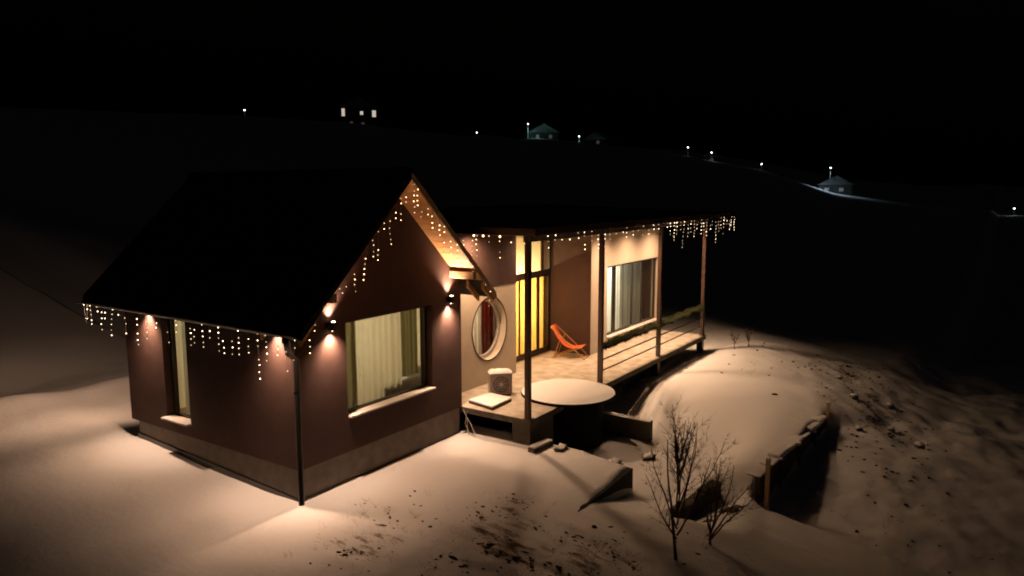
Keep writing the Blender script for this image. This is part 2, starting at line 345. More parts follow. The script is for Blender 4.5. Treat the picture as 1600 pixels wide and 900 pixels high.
# soffit boards under the overhang
bw = .2
for sgn in (-1, 1):
    n = int(2.5/math.cos(math.atan(SL))/bw)
    for k in range(n):
        s0, s1 = k*bw+.006, (k+1)*bw-.006; cx = math.cos(math.atan(SL))
        xs_ = sorted((2.5+sgn*s0*cx, 2.5+sgn*s1*cx)); dz = .022
        b = MB(); b.prism([(xs_[0], zu(xs_[0])-dz), (xs_[1], zu(xs_[1])-dz), (xs_[1], zu(xs_[1])-.001), (xs_[0], zu(xs_[0])-.001)], -.757, o_-.002)
        part(b, 'soffit_board', M['wood'])
# purlins and rafter tails
for x in (.34, 4.66):
    b = MB(); z = min(zu(x-.06), zu(x+.06))-.023; b.box(x-.06, x+.06, -.755, o_-.002, z-.17, z); part(b, 'purlin', M['lightwood'], bevel=.008)
for xw, xo in ((5.035, xe1-.01), (o_-.005, xe0+.01)):
    for y in (-.70, -.25, .35):
        xa, xb = sorted((xw, xo)); b = MB(); b.prism([(xa, zu(xa)-.16), (xb, zu(xb)-.13), (xb, zu(xb)-.002), (xa, zu(xa)-.002)], y-.04, y+.04); part(b, 'rafter_tail', M['wood'])
# eaves soffit along the left side, gutter, downpipe
b = MB(); b.box(xe0+.01, o_-.002, -.03, 6.8, zu(xe0)-.004, zu(xe0)+.012); 
part(b, 'eaves_soffit', M['frame'])
b = MB(); n = 10; gx = xe0-.075; gz_ = zu(xe0)+.06
prof = [(gx+.075*math.cos(PI+PI*k/n), gz_+.075*math.sin(PI+PI*k/n)) for k in range(n+1)]+[(gx+.065*math.cos(2*PI-PI*k/n), gz_+.065*math.sin(2*PI-PI*k/n)) for k in range(n+1)]
b.prism(prof, -.8, 6.9); gut = part(b, 'gutter', M['gutter'])
for k in range(9):
    y = -.5+k*.88; bb = MB(); bb.box(gx-.082, gx+.07, y-.012, y+.012, gz_-.002, gz_+.012); bb.build('gutter_bracket', M['gutter'], gut)
b = MB(); b.tube([(gx, -.45, gz_-.05), (gx, -.45, gz_-.16), (gx+.22, -.22, gz_-.42), (-.06, -.1, gz_-.62), (-.07, -.09, 1.2), (-.07, -.09, -.02), (-.12, -.15, -.08)], .058, 10)
dp = part(b, 'downpipe', M['gutter'], smooth=True)
for z in (.9, 2.2): bb = MB(); bb.lathe([(.072, 0), (.072, .05)], (-.07, -.09, z), 12); bb.build('pipe_clip', M['gutter'], dp)
b = MB(); b.prism([(x+5.95, z) for x, z in [(-(q[0])-.95, q[1]) for q in prof]][::-1], .0, 6.9); part(b, 'gutter', M['gutter'])

def window(axis_, a0, a1, z0, z1, off, depth, mull=(), sill_out=.1, parent=house, fr=.06, sillm='sill'):
    """frame in an opening; axis_ 'x' = wall facing -y, 'y' = wall facing -x; off = outer wall plane, depth = recess of the frame"""
    sw = (lambda m: None)
    def bx(mb, u0, u1, v0, v1, q0, q1):
        if axis_ == 'x': mb.box(u0, u1, v0, v1, q0, q1)
        else: mb.box(v0, v1, u0, u1, q0, q1)
    d0, d1 = off+depth, off+depth+.07
    f = MB(); bx(f, a0, a0+fr, d0, d1, z0, z1); bx(f, a1-fr, a1, d0, d1, z0, z1); bx(f, a0+fr, a1-fr, d0, d1, z0, z0+fr); bx(f, a0+fr, a1-fr, d0, d1, z1-fr, z1)
    edges = [a0+fr]
    for mx, mw in mull: bx(f, mx-mw/2, mx+mw/2, d0+.002, d1-.002, z0+fr, z1-fr); edges += [mx-mw/2, mx+mw/2]
    edges.append(a1-fr)
    w = f.build('window', M['frame'], parent)
    for k in range(0, len(edges), 2):
        p = MB(); bx(p, edges[k], edges[k+1], d0+.03, d0+.036, z0+fr, z1-fr); p.build('pane', M['glass'], w)
    if sill_out:
        s = MB(); bx(s, a0-.03 if axis_ == 'y' else a0+.002, a1+.02 if axis_ == 'y' else a1-.002, off-sill_out, d0, z0-.03, z0+.012); s.build('sill', M[sillm], w, bevel=.006)
    return w
window('x', w0, w1, g0, g1, o_, .17)
window('y', ly0, ly1, lz0, lz1, o_, .17, sill_out=.14)
# gable room lining
b = MB(); zc = 3.62
b.box(.30, 4.73, .34, 5.58, .64, .70); part(b, 'room_floor', M['floorwood'])
b = MB(); b.box(.30, 4.73, 5.52, 5.58, .70, zc); b.box(4.67, 4.73, .34, 5.52, .70, zc); b.box(.30, 4.67, .34, 5.52, zc, zc+.06); part(b, 'room_lining', M['cream'])

# --- porch wing
b = MB(); YW = .72; n = 48; cx_, cz_, rr = 7.3, 2.17, .80; X0, X1, Z0_, Z1_ = 5.04, 8.62, .40, 3.34
def hole_wall(b, X0, X1, Z0, Z1, cx, cz, r, y0, y1, n=48):
    ring = [(cx+r*math.cos(2*PI*k/n), cz+r*1.08*math.sin(2*PI*k/n)) for k in range(n)]
    def out(k):
        a = 2*PI*k/n; c, s = math.cos(a), math.sin(a)
        t = min([((X1-cx)/c if c > 1e-9 else 1e9), ((X0-cx)/c if c < -1e-9 else 1e9), ((Z1-cz)/s if s > 1e-9 else 1e9), ((Z0-cz)/s if s < -1e-9 else 1e9)])
        return (cx+t*c, cz+t*s)
    o = [out(k) for k in range(n)]
    cor = [(X1, Z1), (X0, Z1), (X0, Z0), (X1, Z0)]
    for k in range(n):
        k2 = (k+1) % n; a, b_ = o[k], o[k2]; poly = [ring[k], a]
        for c in cor:
            if abs(a[0]-b_[0]) > 1e-6 and abs(a[1]-b_[1]) > 1e-6 and (c[0] in (a[0], b_[0]) or min(abs(c[0]-a[0]), abs(c[0]-b_[0])) < 1e-6) and min(abs(c[1]-a[1]), abs(c[1]-b_[1])) < 1e-6: poly.append(c)
        poly += [b_, ring[k2]]
        m_ = len(poly); b.add([(x, y0, z) for x, z in poly]+[(x, y1, z) for x, z in poly], [tuple(range(m_)), tuple(range(2*m_-1, m_-1, -1))])
    b.add([(x, y0, z) for x, z in ring]+[(x, y1, z) for x, z in ring], [(k, (k+1) % n, (k+1) % n+n, k+n) for k in range(n)])
    b.add([(X0, y0, Z0), (X1, y0, Z0), (X1, y0, Z1), (X0, y0, Z1), (X0, y1, Z0), (X1, y1, Z0), (X1, y1, Z1), (X0, y1, Z1)], [(1, 5, 6, 2), (0, 3, 7, 4), (3, 2, 6, 7), (0, 4, 5, 1)])
hole_wall(b, X0, X1, Z0_, Z1_, cx_, cz_, rr, YW, YW+.34); part(b, 'cream_wall', M['white'])
b = MB(); b.box(5.04, 8.62, YW-.012, YW+.34, 3.342, 5.0); part(b, 'upper_wall', M['brown'])
# round window
def ring_mesh(r0, r1, y0, y1, n=48):
    b = MB(); v = []
    for r, y in ((r0, y0), (r1, y0), (r1, y1), (r0, y1)): v += [(cx_+r*math.cos(2*PI*k/n), y, cz_+r*1.08*math.sin(2*PI*k/n)) for k in range(n)]
    f = [(j*n+k, ((j+1) % 4)*n+k, ((j+1) % 4)*n+(k+1) % n, j*n+(k+1) % n) for j in range(4) for k in range(n)]
    b.add(v, f); return b
rw = ring_mesh(.70, .80, YW+.20, YW+.26).build('round_window', M['sill'], house)
ring_mesh(.80, .835, YW-.012, YW-.001).build('outer_ring', M['frame'], rw)
b = MB(); nn = 48; b.add([(cx_+.70*math.cos(2*PI*k/nn), YW+.23, cz_+.70*1.08*math.sin(2*PI*k/nn)) for k in range(nn)], [tuple(range(nn))]); b.build('pane', M['glass'], rw)
# glazed door wall at y=1.4
dx0, dx1, dz0, dz1, dz2 = 8.66, 11.71, .66, 3.28, 4.86; yd = 1.40
f = MB()
for x in (dx0, dx1-.07): f.box(x, x+.07, yd, yd+.09, dz0, 4.98)
f.box(dx0+.07, dx1-.07, yd, yd+.09, dz1-.04, dz1+.12); f.box(dx0+.07, dx1-.07, yd, yd+.09, dz0, dz0+.1); f.box(dx0+.07, dx1-.07, yd, yd+.09, dz2, 4.98)
fd = f.build('glazed_door', M['frame'], house)
xs_ = [dx0+.07, 9.92, 11.02, dx1-.07]
for k in range(3):
    fr = MB(); a, c = xs_[k]+.006, xs_[k+1]-.006; y_ = yd+.02+.03*(k % 2)
    fr.box(a, a+.035, y_, y_+.05, dz0+.1, dz1-.04); fr.box(c-.035, c, y_, y_+.05, dz0+.1, dz1-.04); fr.box(a+.035, c-.035, y_, y_+.05, dz0+.1, dz0+.17); fr.box(a+.035, c-.035, y_, y_+.05, dz1-.09, dz1-.04)
    fr.build('door_leaf', M['frame'], fd)
    p = MB(); p.box(a+.035, c-.035, y_+.02, y_+.026, dz0+.17, dz1-.09); p.build('pane', M['glass'], fd)
    p = MB(); p.box(xs_[k], xs_[k+1], yd+.04, yd+.046, dz1+.12, dz2); p.build('transom_pane', M['glass'], fd)
b = MB(); b.box(8.28, 8.62, YW+.341, yd+.1, .4, 5.0); part(b, 'return_wall', M['brown'])
# right-hand room
RX0, RX1, RY = 11.725, 17.45, -.10; q0, q1, qz0, qz1 = 12.88, 17.26, 1.06, 3.46
b = MB(); b.box(RX0, q0, RY, RY+.3, .4, 5.0); b.box(q1, RX1, RY, RY+.3, .4, 5.0); b.box(q0, q1, RY, RY+.3, .4, qz0); b.box(q0, q1, RY, RY+.3, qz1, 5.0); part(b, 'cream_wall', M['white'])
b = MB(); b.box(RX0-.012, RX0+.28, RY+.004, 6.0, .4, 4.998); part(b, 'brown_side_wall', M['brown'])
b = MB(); b.box(RX1-.3, RX1, RY+.3, 6.0, .4, 5.0); part(b, 'end_wall', M['brown'])
window('x', q0, q1, qz0, qz1, RY, .14, mull=((13.72, .2), (15.2, .06), (16.05, .06)), fr=.08, sill_out=.08)
b = MB(); b.box(5.04, RX1-.3, 5.7, 6.0, .4, 5.0); b.box(8.30, 8.36, 1.6, 5.7, .4, 5.0); part(b, 'rear_wall', M['brown'])
b = MB(); b.box(5.06, RX1-.32, YW+.36, 5.68, .60, .66); part(b, 'room_floor', M['floorwood'])
b = MB(); b.box(8.45, 11.56, 4.52, 4.58, .66, 4.9); b.box(8.45, 11.56, 1.62, 4.52, 4.84, 4.9); part(b, 'timber_lining', M['floorwood'])
b = MB(); b.box(5.1, 8.24, 4.0, 4.06, .66, 4.9); b.box(8.38, 11.62, 4.6, 4.66, .66, 4.9); b.box(8.37, 8.43, 1.62, 4.6, .66, 4.9); b.box(11.64, 11.70, 1.75, 4.6, .66, 4.9)
b.box(11.96, 17.12, 4.0, 4.06, .66, 4.9); part(b, 'room_lining', M['cream'])
# flat wing roof
b = MB(); yb = 6.6
b.add([(4.9, -2.24, 4.99), (19.36, -2.24, 4.99), (19.36, yb, 5.12), (4.9, yb, 5.12), (4.9, -2.24, 5.13), (19.36, -2.24, 5.13), (19.36, yb, 5.34), (4.9, yb, 5.34)],
      [(0, 3, 2, 1), (4, 5, 6, 7), (0, 1, 5, 4), (2, 3, 7, 6), (1, 2, 6, 5), (0, 4, 7, 3)]); wr = part(b, 'wing_roof', M['roof'])
b = MB(); b.add([(5.0, -2.2, 4.982), (19.2, -2.2, 4.982), (19.2, 1.3, 5.03), (5.0, 1.3, 5.03)], [(0, 3, 2, 1)]); 
b = MB(); b.box(5.0, 19.2, -2.19, YW-.02, 4.955, 4.985); part(b, 'porch_ceiling', M['ceiling'])
b = MB(); b.box(8.64, 11.63, YW, yd-.01, 4.955, 4.985); part(b, 'porch_ceiling', M['ceiling'])
b = MB(); b.box(4.88, 19.38, -2.27, -2.243, 4.97, 5.14); part(b, 'eaves_fascia', M['steel'])
b = MB(); b.box(4.875, 4.898, -2.243, .3, 4.97, 5.14); part(b, 'eaves_fascia', M['steel'])
# beam over the posts and posts
b = MB(); b.box(5.0, 17.1, -2.03, -1.88, 4.82, 4.953); part(b, 'porch_beam', M['steel'])
for x in (5.09, 8.79, 12.87, 16.99):
    b = MB(); b.box(x-.062, x+.062, -2.016, -1.892, .655, 4.818); pp = part(b, 'porch_post', M['steel'], bevel=.008)
    bb = MB(); bb.box(x-.12, x+.12, -2.06, -1.85, .655, .67); bb.build('base_plate', M['steel'], pp)

# ------------------------------------------------------------------ deck
deck = thing('porch_deck', (11, -1, 0), 'raised concrete porch slab dusted with snow in front of the cream walls', 'porch')
b = MB(); b.box(5.02, 17.12, -2.07, YW-.002, .50, .648); b.box(8.63, 11.64, YW, yd-.002, .50, .648); b.build('slab', M['concrete'], deck, bevel=.012)
def patchy_sheet(name, x0, x1, y0, y1, z, th, m, parent, seed, step=.12):
    xs = np.linspace(x0, x1, max(3, int((x1-x0)/step))); ys = np.linspace(y0, y1, max(3, int((y1-y0)/step)))
    X, Y = np.meshgrid(xs, ys); ed = np.minimum(np.minimum(X-x0, x1-X), np.minimum(Y-y0, y1-Y))
    Z = z+th*sm(ed, -.01, .12)*(.35+fbm(X, Y, 1.6, seed))
    nx, ny = len(xs), len(ys); V = np.stack([X, Y, Z], -1).reshape(-1, 3)
    i = (np.arange(ny-1)[:, None]*nx+np.arange(nx-1)[None, :]).ravel()
    mb = MB(); mb.v = [tuple(v) for v in V]; mb.f = [(int(k), int(k+1), int(k+nx+1), int(k+nx)) for k in i]
    return mb.build(name, m, parent, smooth=True)
patchy_sheet('snow_layer', 5.03, 17.11, -2.06, YW-.01, .652, .022, M['decksnow'], deck, 5)
patchy_sheet('snow_layer', 8.66, 11.6, YW-.01, yd-.01, .652, .018, M['decksnow'], deck, 6)
for x in (8.79, 12.87, 16.99):
    b = MB(); b.box(x-.1, x+.1, -2.0, -1.8, -1.2, .498); b.build('support_column', M['steel'], deck)
b = MB(); b.box(5.1, 6.2, -2.0, -1.5, -1.0, .497); b.build('pier', M['concrete'], deck, bevel=.01)
b = MB(); b.box(5.06, 17.3, .2, .5, -1.2, .497); b.build('foundation_wall', M['tub'], deck)

# railing
rail = thing('deck_railing', (12.9, -1.95, .65), 'thin brown metal railing between the porch posts on the deck edge', 'railing')
for a, c in ((8.865, 12.795), (12.945, 16.915)):
    for z, r in ((1.64, .022), (1.33, .016), (1.02, .016)):
        b = MB(); b.box(a+.001, c-.001, -1.955-r, -1.955+r, z-r, z+r); b.build('rail', M['steel'], rail)
# garland on the top rail
gar = thing('garland', (12.9, -1.955, 1.68), 'dark green leafy garland wound along the top rail of the porch railing', 'garland')
gb = MB(); pts = []
x = 9.0
while x < 16.9:
    pts.append((x, -1.955+.02*math.sin(x*9), 1.70+.025*math.sin(x*5.3)+.02*random.random())); x += .15
b = MB(); b.tube(pts, .022, 5); b.build('stem', M['green'], gar)
for i in range(5200):
    p = Vector(random.choice(pts))+Vector((random.uniform(-.08, .08), 0, 0)); a = random.uniform(0, 2*PI)
    d = Vector((random.uniform(-.7, .7), math.cos(a), math.sin(a))).normalized(); L = random.uniform(.06, .17); s = d.orthogonal().normalized()*.015
    gb.add([p+s, p-s, p+d*L*.6-s*1.3, p+d*L, p+d*L*.6+s*1.3], [(0, 1, 2, 3, 4)])
tag(gb.build('leaves', M['green'], gar), kind='stuff')

# round tub
tx, ty = 7.43, -1.71
tub = thing('round_tub', (tx, ty, -.6), 'round dark-sided tub with snow on its lid set into the deck edge', 'tub')
b = MB(); b.lathe([(.92, -1.0), (.92, .66)], (tx, ty, 0), 56); b.build('drum', M['tub'], tub, smooth=False)  # near-black colour stands for the shadowed hollow under the lid
b = MB(); b.lathe([(1.17, .665), (1.24, .67), (1.24, .725), (1.2, .74)], (tx, ty, 0), 56); b.build('lid', M['tub'], tub)
b = MB(); v = []; f = []; rings = [0, .3, .6, .85, 1.02, 1.14, 1.21, 1.225]; nn = 56
for i, r in enumerate(rings):
    for k in range(nn):
        a = 2*PI*k/nn; xx, yy = tx+r*math.cos(a), ty+r*math.sin(a)
        v.append((xx, yy, .742+.07*float(sm(np.array(1.225-r), 0, .22))*(.6+.8*float(fbm(np.array([xx]), np.array([yy]), 1.7, 3)[0]))))
for i in range(len(rings)-1):
    for k in range(nn): f.append((i*nn+k, (i+1)*nn+k, (i+1)*nn+(k+1) % nn, i*nn+(k+1) % nn))
b.add(v, f); b.build('snow_cap', M['snowcap'], tub, smooth=True)

# concrete side wall right of the tub
wl = thing('low_concrete_wall', (8.5, -2.9, -.6), 'low concrete wall stub beside the round tub below the deck', 'low wall')
b = MB(); b.box(8.38, 8.60, -3.62, -2.10, -1.1, -.02); b.build('wall_body', M['concrete'], wl, bevel=.015)
patchy_sheet('snow_cap', 8.385, 8.595, -3.61, -2.105, -.02, .06, M['snowcap'], wl, 15, .05)

# outdoor fan unit
acT = thing('outdoor_unit', (6.2, -.42, .66), 'beige outdoor fan unit with round grille and snow on top', 'outdoor unit')
Ma = Matrix.Translation((6.28, -.36, .66)) @ Matrix.Rotation(math.radians(-46), 4, 'Z')     # front is local -y
b = MB(); b.box(-.30, .30, 0, .28, .05, .60, Ma); b.build('casing', M['acwhite'], acT, bevel=.015)
b = MB(); b.box(-.28, .28, -.012, -.002, .07, .58, Ma); b.build('front_panel', M['acmid'], acT)
def disc(r0, r1, y, n=32, dx=0, dz=.325, th=.01):
    b = MB(); v = []
    for r, yy in ((r0, y), (r1, y), (r1, y+th), (r0, y+th)): v += [Ma @ Vector((dx+r*math.cos(2*PI*k/n), yy, dz+r*math.sin(2*PI*k/n))) for k in range(n)]
    b.add(v, [(j*n+k, ((j+1) % 4)*n+k, ((j+1) % 4)*n+(k+1) % n, j*n+(k+1) % n) for j in range(4) for k in range(n)]); return b
disc(.005, .225, -.016, th=.003).build('fan_opening', M['acdark'], acT)
for r in (.225, .165, .11, .065): disc(r-.012, r+.012, -.034, th=.012).build('grille_ring', M['acmid'], acT)
disc(.002, .045, -.04, th=.015).build('hub', M['acwhite'], acT)
for k in range(8):
    a = 2*PI*k/8+.2; c, s = math.cos(a), math.sin(a); b = MB()
    p0, p1 = Vector((.05*c, -.029, .325+.05*s)), Vector((.22*c, -.029, .325+.22*s)); b.tube([Ma @ p0, Ma @ p1], .006, 5); b.build('grille_spoke', M['acmid'], acT)
for x in (-.22, .22): b = MB(); b.box(x-.04, x+.04, .0, .28, 0, .049, Ma); b.build('foot', M['acdark'], acT)
b = MB(); nn = 10
for iy in range(7):
    for ix in range(nn):
        u, w = ix/(nn-1), iy/6; e = min(u, 1-u)*.62; e2 = min(w, 1-w)*.3
        b.v.append(tuple(Ma @ Vector((-.31+.62*u, -.02+.31*w, .602+.085*min(1, min(e, e2)/.06+.25)*(.85+.3*random.random())))))
b.f = [(iy*nn+ix, iy*nn+ix+1, (iy+1)*nn+ix+1, (iy+1)*nn+ix) for iy in range(6) for ix in range(nn-1)]
bm_s = b; b2 = MB(); b2.box(-.31, .31, -.02, .29, .601, .622, Ma); bm_s.add(b2.v, b2.f); b.build('snow_cap', M['snowcap'], acT, smooth=True)

# flat crate / lid lying on the deck
cr = thing('flat_crate', (5.6, -.5, .66), 'flat square crate under snow on the deck corner beside the gable', 'crate')
corners = [(5.29, -.06), (5.12, -.90), (6.02, -.86), (6.12, -.14)]
def quadprism(c, z0, z1): 
    b = MB(); b.add([(x, y, z0) for x, y in c]+[(x, y, z1) for x, y in c], [(3, 2, 1, 0), (4, 5, 6, 7)]+[(i, (i+1) % 4, (i+1) % 4+4, i+4) for i in range(4)][::1]); return b
quadprism(corners[::-1] if False else corners, .672, .735).build('lid', M['oldwood'], cr)
c2 = [(x+(5.62-x)*-.01, y+(-.5-y)*-.01) for x, y in corners]; quadprism(c2, .736, .775).build('snow_cap', M['snowcap'], cr, bevel=.015)

# deck chair
ch = thing('deck_chair', (11.2, .35, .66), 'folding deck chair with bright orange canvas sling by the brown wall', 'chair')
Mc = Matrix.Translation((11.16, .42, .66)) @ Matrix.Rotation(math.radians(14), 4, 'Z')      # faces local -y
def bar(a, c, r=.018, name='frame_rail', m='chairwood'): 
    b = MB(); b.tube([Mc @ Vector(a), Mc @ Vector(c)], r, 6); return b.build(name, M[m], ch)
for x in (-.27, .27):
    bar((x, .50, 1.0), (x, -.62, .03), name='long_rail'); bar((x*.88, .42, .02), (x*.88, -.52, .40), name='seat_rail')
    bar((x*.8, .16, .70), (x*.8, .38, .06), .014, name='back_prop')
for y, z in ((.50, 1.0), (-.52, .40), (.42, .02), (-.62, .03)): bar((-.28, y, z), (.28, y, z), .016, name='crossbar')
b = MB(); nseg = 14
for i in range(nseg+1):
    t = i/nseg; y = .50-1.02*t; z = 1.0-.60*t-.36*math.sin(PI*t**.9)*(1-.15*t)
    for x in (-.24, 0, .24): b.v.append(tuple(Mc @ Vector((x, y-.02, z+.012))))
b.f = [(i*3+j, i*3+j+1, i*3+j+4, i*3+j+3) for i in range(nseg) for j in range(2)]
sl = b.build('canvas_sling', M['orange'], ch, smooth=True); so2 = sl.modifiers.new('solid', 'SOLIDIFY'); so2.thickness = .01

# ------------------------------------------------------------------ curtains and bed
def curtain(name, label, axis_, a0, a1, z0, z1, off, m, amp=.035, wl_=.13, group=None, seed=0):
    b = MB(); n = int((a1-a0)/.022)+2; r = random.Random(seed); ph = [r.uniform(0, 6) for _ in range(4)]
    rows = [z0, z0+(z1-z0)*.35, z0+(z1-z0)*.7, z1]
    for j, z in enumerate(rows):
        for i in range(n):
            u = a0+(a1-a0)*i/(n-1); d = off+amp*(math.sin(u*2*PI/wl_+ph[0]+.8*math.sin(u*3+ph[1]))+.4*math.sin(u*2*PI/wl_*.43+ph[2]+j*.2))*(1-.25*j/3)
            b.v.append((u, d, z) if axis_ == 'x' else (d, u, z))
    b.f = [(j*n+i, j*n+i+1, (j+1)*n+i+1, (j+1)*n+i) for j in range(3) for i in range(n-1)]
    return tag(b.build(name, M[m], None, smooth=True), label, 'curtain', group)
curtain('curtain', 'olive curtain at the left edge of the big gable window', 'x', 1.0, 2.05, .74, 3.55, .55, 'c_olive', seed=1)
curtain('curtain', 'wide cream curtain filling the middle of the big gable window', 'x', 2.0, 3.62, .74, 3.55, .66, 'c_cream', wl_=.19, seed=2)
curtain('curtain', 'olive curtain gathered right of the cream one in the gable window', 'x', 3.55, 4.18, 1.62, 3.55, .60, 'c_olive', seed=3)
curtain('curtain', 'thin cream curtain edge at the far right of the gable window', 'x', 4.06, 4.5, .74, 3.55, .42, 'c_cream', seed=13)
curtain('curtain', 'pale curtain strip in the tall narrow side window', 'y', 3.98, 4.5, .74, 3.5, .50, 'c_white', seed=4)
curtain('curtain', 'cream curtain hanging in the near half of the narrow side window', 'y', 3.3, 4.02, .74, 3.5, .58, 'c_cream', seed=5)
curtain('curtain', 'glowing yellow curtain behind the porch glass doors', 'x', 8.75, 11.7, .68, 3.30, 1.66, 'c_yellow', amp=.012, wl_=.34, seed=6)
curtain('curtain', 'dark red curtain behind the round porch window', 'x', 7.62, 8.24, .7, 3.6, 1.3, 'c_red', wl_=.22, seed=7)
curtain('curtain', 'pale cream curtain at the left side of the round window', 'x', 6.2, 7.7, .7, 3.6, 1.28, 'c_white', wl_=.2, seed=17)
curtain('curtain', 'white curtain in the first bay of the wide porch window', 'x', 12.3, 13.95, .9, 3.9, .44, 'c_white', wl_=.2, seed=8)
curtain('curtain', 'white curtain in the second bay of the wide porch window', 'x', 13.75, 15.3, .9, 3.9, .52, 'c_white', wl_=.22, seed=9)
curtain('curtain', 'grey curtain in the dark far bay of the wide porch window', 'x', 15.0, 17.13, .9, 3.9, .62, 'c_grey', wl_=.24, seed=10)
bed = thing('bed', (4.0, 1.6, .7), 'bed with white bedding seen through the right of the gable window', 'bed')
b = MB(); b.box(3.05, 4.6, .72, 2.7, .71, 1.12); b.build('bed_base', M['floorwood'], bed, bevel=.02)
b = MB(); b.box(3.0, 4.62, .70, 2.72, 1.121, 1.52); b.build('mattress', M['bedding'], bed, bevel=.08)
b = MB(); b.box(3.9, 4.55, .8, 1.5, 1.525, 1.72); b.build('pillow', M['bedding'], bed, bevel=.08)

# ------------------------------------------------------------------ lamps
def sconce(x, z, label, pu, pd):
    t = thing('wall_sconce', (x, o_, z), label, 'wall lamp', 'up and down wall lamps on the gable')
    b = MB(); b.box(x-.055, x+.055, o_-.19, o_-.06, z-.085, z+.085); b.build('housing', M['fixture'], t, bevel=.006)
    b = MB(); b.box(x-.04, x+.04, o_-.06, o_-.001, z-.05, z+.05); b.build('bracket', M['fixture'], t)
    for s, p in ((1, pu), (-1, pd)):
        b = MB(); b.lathe([(.036, 0), (.036, .004)], (x, o_-.125, z+s*.089-.002), 12); b.build('lens', M['lens'], t)
        lamp('SPOT', (x, o_-.11, z+s*.11), 150 if s < 0 else 120, PALE, t, size=84, blend=.9, radius=.02, direction=(0, .30, s), name='beam')
        lamp('SPOT', (x, o_-.14, z+s*.10), p, WARM, t, size=126 if s < 0 else 104, blend=1, radius=.03, direction=(0, -.04, s))
sconce(.82, 3.36, 'black wall lamp left of the big gable window shining up and down', 210, 265)
sconce(4.52, 3.42, 'black wall lamp right of the big gable window shining up and down', 260, 265)
def downlight(loc, label, p, size=114, group='round downlights under the left eave', d=(0, 0, -1), col=WARM):
    t = thing('downlight', loc, label, 'downlight', group); x, y, z = loc
    b = MB(); b.lathe([(.055, -.012), (.062, 0)], loc, 16); b.build('trim_ring', M['fixture'], t)
    b = MB(); b.lathe([(.042, -.018), (.042, -.0125)], loc, 16); b.build('lens', M['lens'], t)
    lamp('SPOT', (x, y, z-.03), p, col, t, size=size, blend=1, radius=.05 if group[0] == 'r' and 'eave' in group else .09, direction=d)
zs_ = zu(xe0)-.005
def eave_light(loc, label, p, d=(0, 0, -1)):
    downlight(loc, label, p, d=d); x, y, z = loc
    lamp('SPOT', (x+.09, y, z-.03), 150, PALE, C.objects[[o.name for o in C.objects if o.name.startswith('downlight')][-1]], size=84, blend=.9, radius=.02, direction=(.30, 0, -1), name='beam')
eave_light((-.24, 4.85, zs_), 'eave downlight near the far end of the left wall', 335, d=(-.04, 0, -1))
eave_light((-.24, .42, zs_), 'eave downlight near the downpipe corner of the left wall', 335, d=(-.04, 0, -1))
sconce_rear = thing('wall_sconce', (.9, D+.001, 3.3), 'wall lamp on the rear wall lighting the snow behind the gable', 'wall lamp')
b = MB(); b.box(.85, .95, D+.03, D+.13, 3.21, 3.38); b.build('housing', M['fixture'], sconce_rear, bevel=.006)
b = MB(); b.box(.86, .94, D+.001, D+.03, 3.25, 3.35); b.build('bracket', M['fixture'], sconce_rear)
b = MB(); b.lathe([(.036, 0), (.036, .004)], (.9, D+.08, 3.203), 12); b.build('lens', M['lens'], sconce_rear)
lamp('SPOT', (.9, D+.09, 3.19), 1250, WARM, sconce_rear, size=146, blend=1, radius=.05, direction=(-.25, .9, -.06))
pg = 'recessed ceiling lights over the porch'
for x, y, lb in ((6.3, .22, 'porch ceiling light over the fan unit'), (9.4, .45, 'porch ceiling light in front of the glass doors'),
                 (12.3, -1.2, 'porch ceiling light above the cream wall corner'), (14.3, -1.2, 'porch ceiling light above the middle of the wide window'), (16.3, -1.2, 'porch ceiling light above the far end of the wide window')):
    downlight((x, y, 4.953), lb, 700 if x < 10 else 720, 160 if x < 10 else 140, pg, col=WARM2)
# lamps inside the rooms
def room_lamp(loc, label, p, col):
    t = thing('ceiling_lamp', loc, label, 'ceiling lamp', 'lamps hanging inside the rooms'); x, y, z = loc
    b = MB(); b.lathe([(.02, 0), (.1, .05), (.12, .11), (.08, .17), (.02, .19)], loc, 14); b.build('shade', M['sill'], t, smooth=True)
    b = MB(); b.tube([(x, y, z+.19), (x, y, z+.40)], .008, 5); b.build('cord', M['wire'], t)
    lamp('POINT', (x, y, z-.06), p, col, t, radius=.06)
room_lamp((2.5, 2.6, 3.1), 'lamp inside the gable bedroom', 215, (1, .79, .52))
room_lamp((10.55, 3.1, 2.7), 'lamp inside the room behind the glass doors', 640, (1, .68, .34))
room_lamp((6.7, 2.6, 3.9), 'lamp inside the round window room', 620, (1, .68, .4))
room_lamp((13.7, 2.2, 4.0), 'lamp inside the wide window room', 2000, (1, .88, .72))

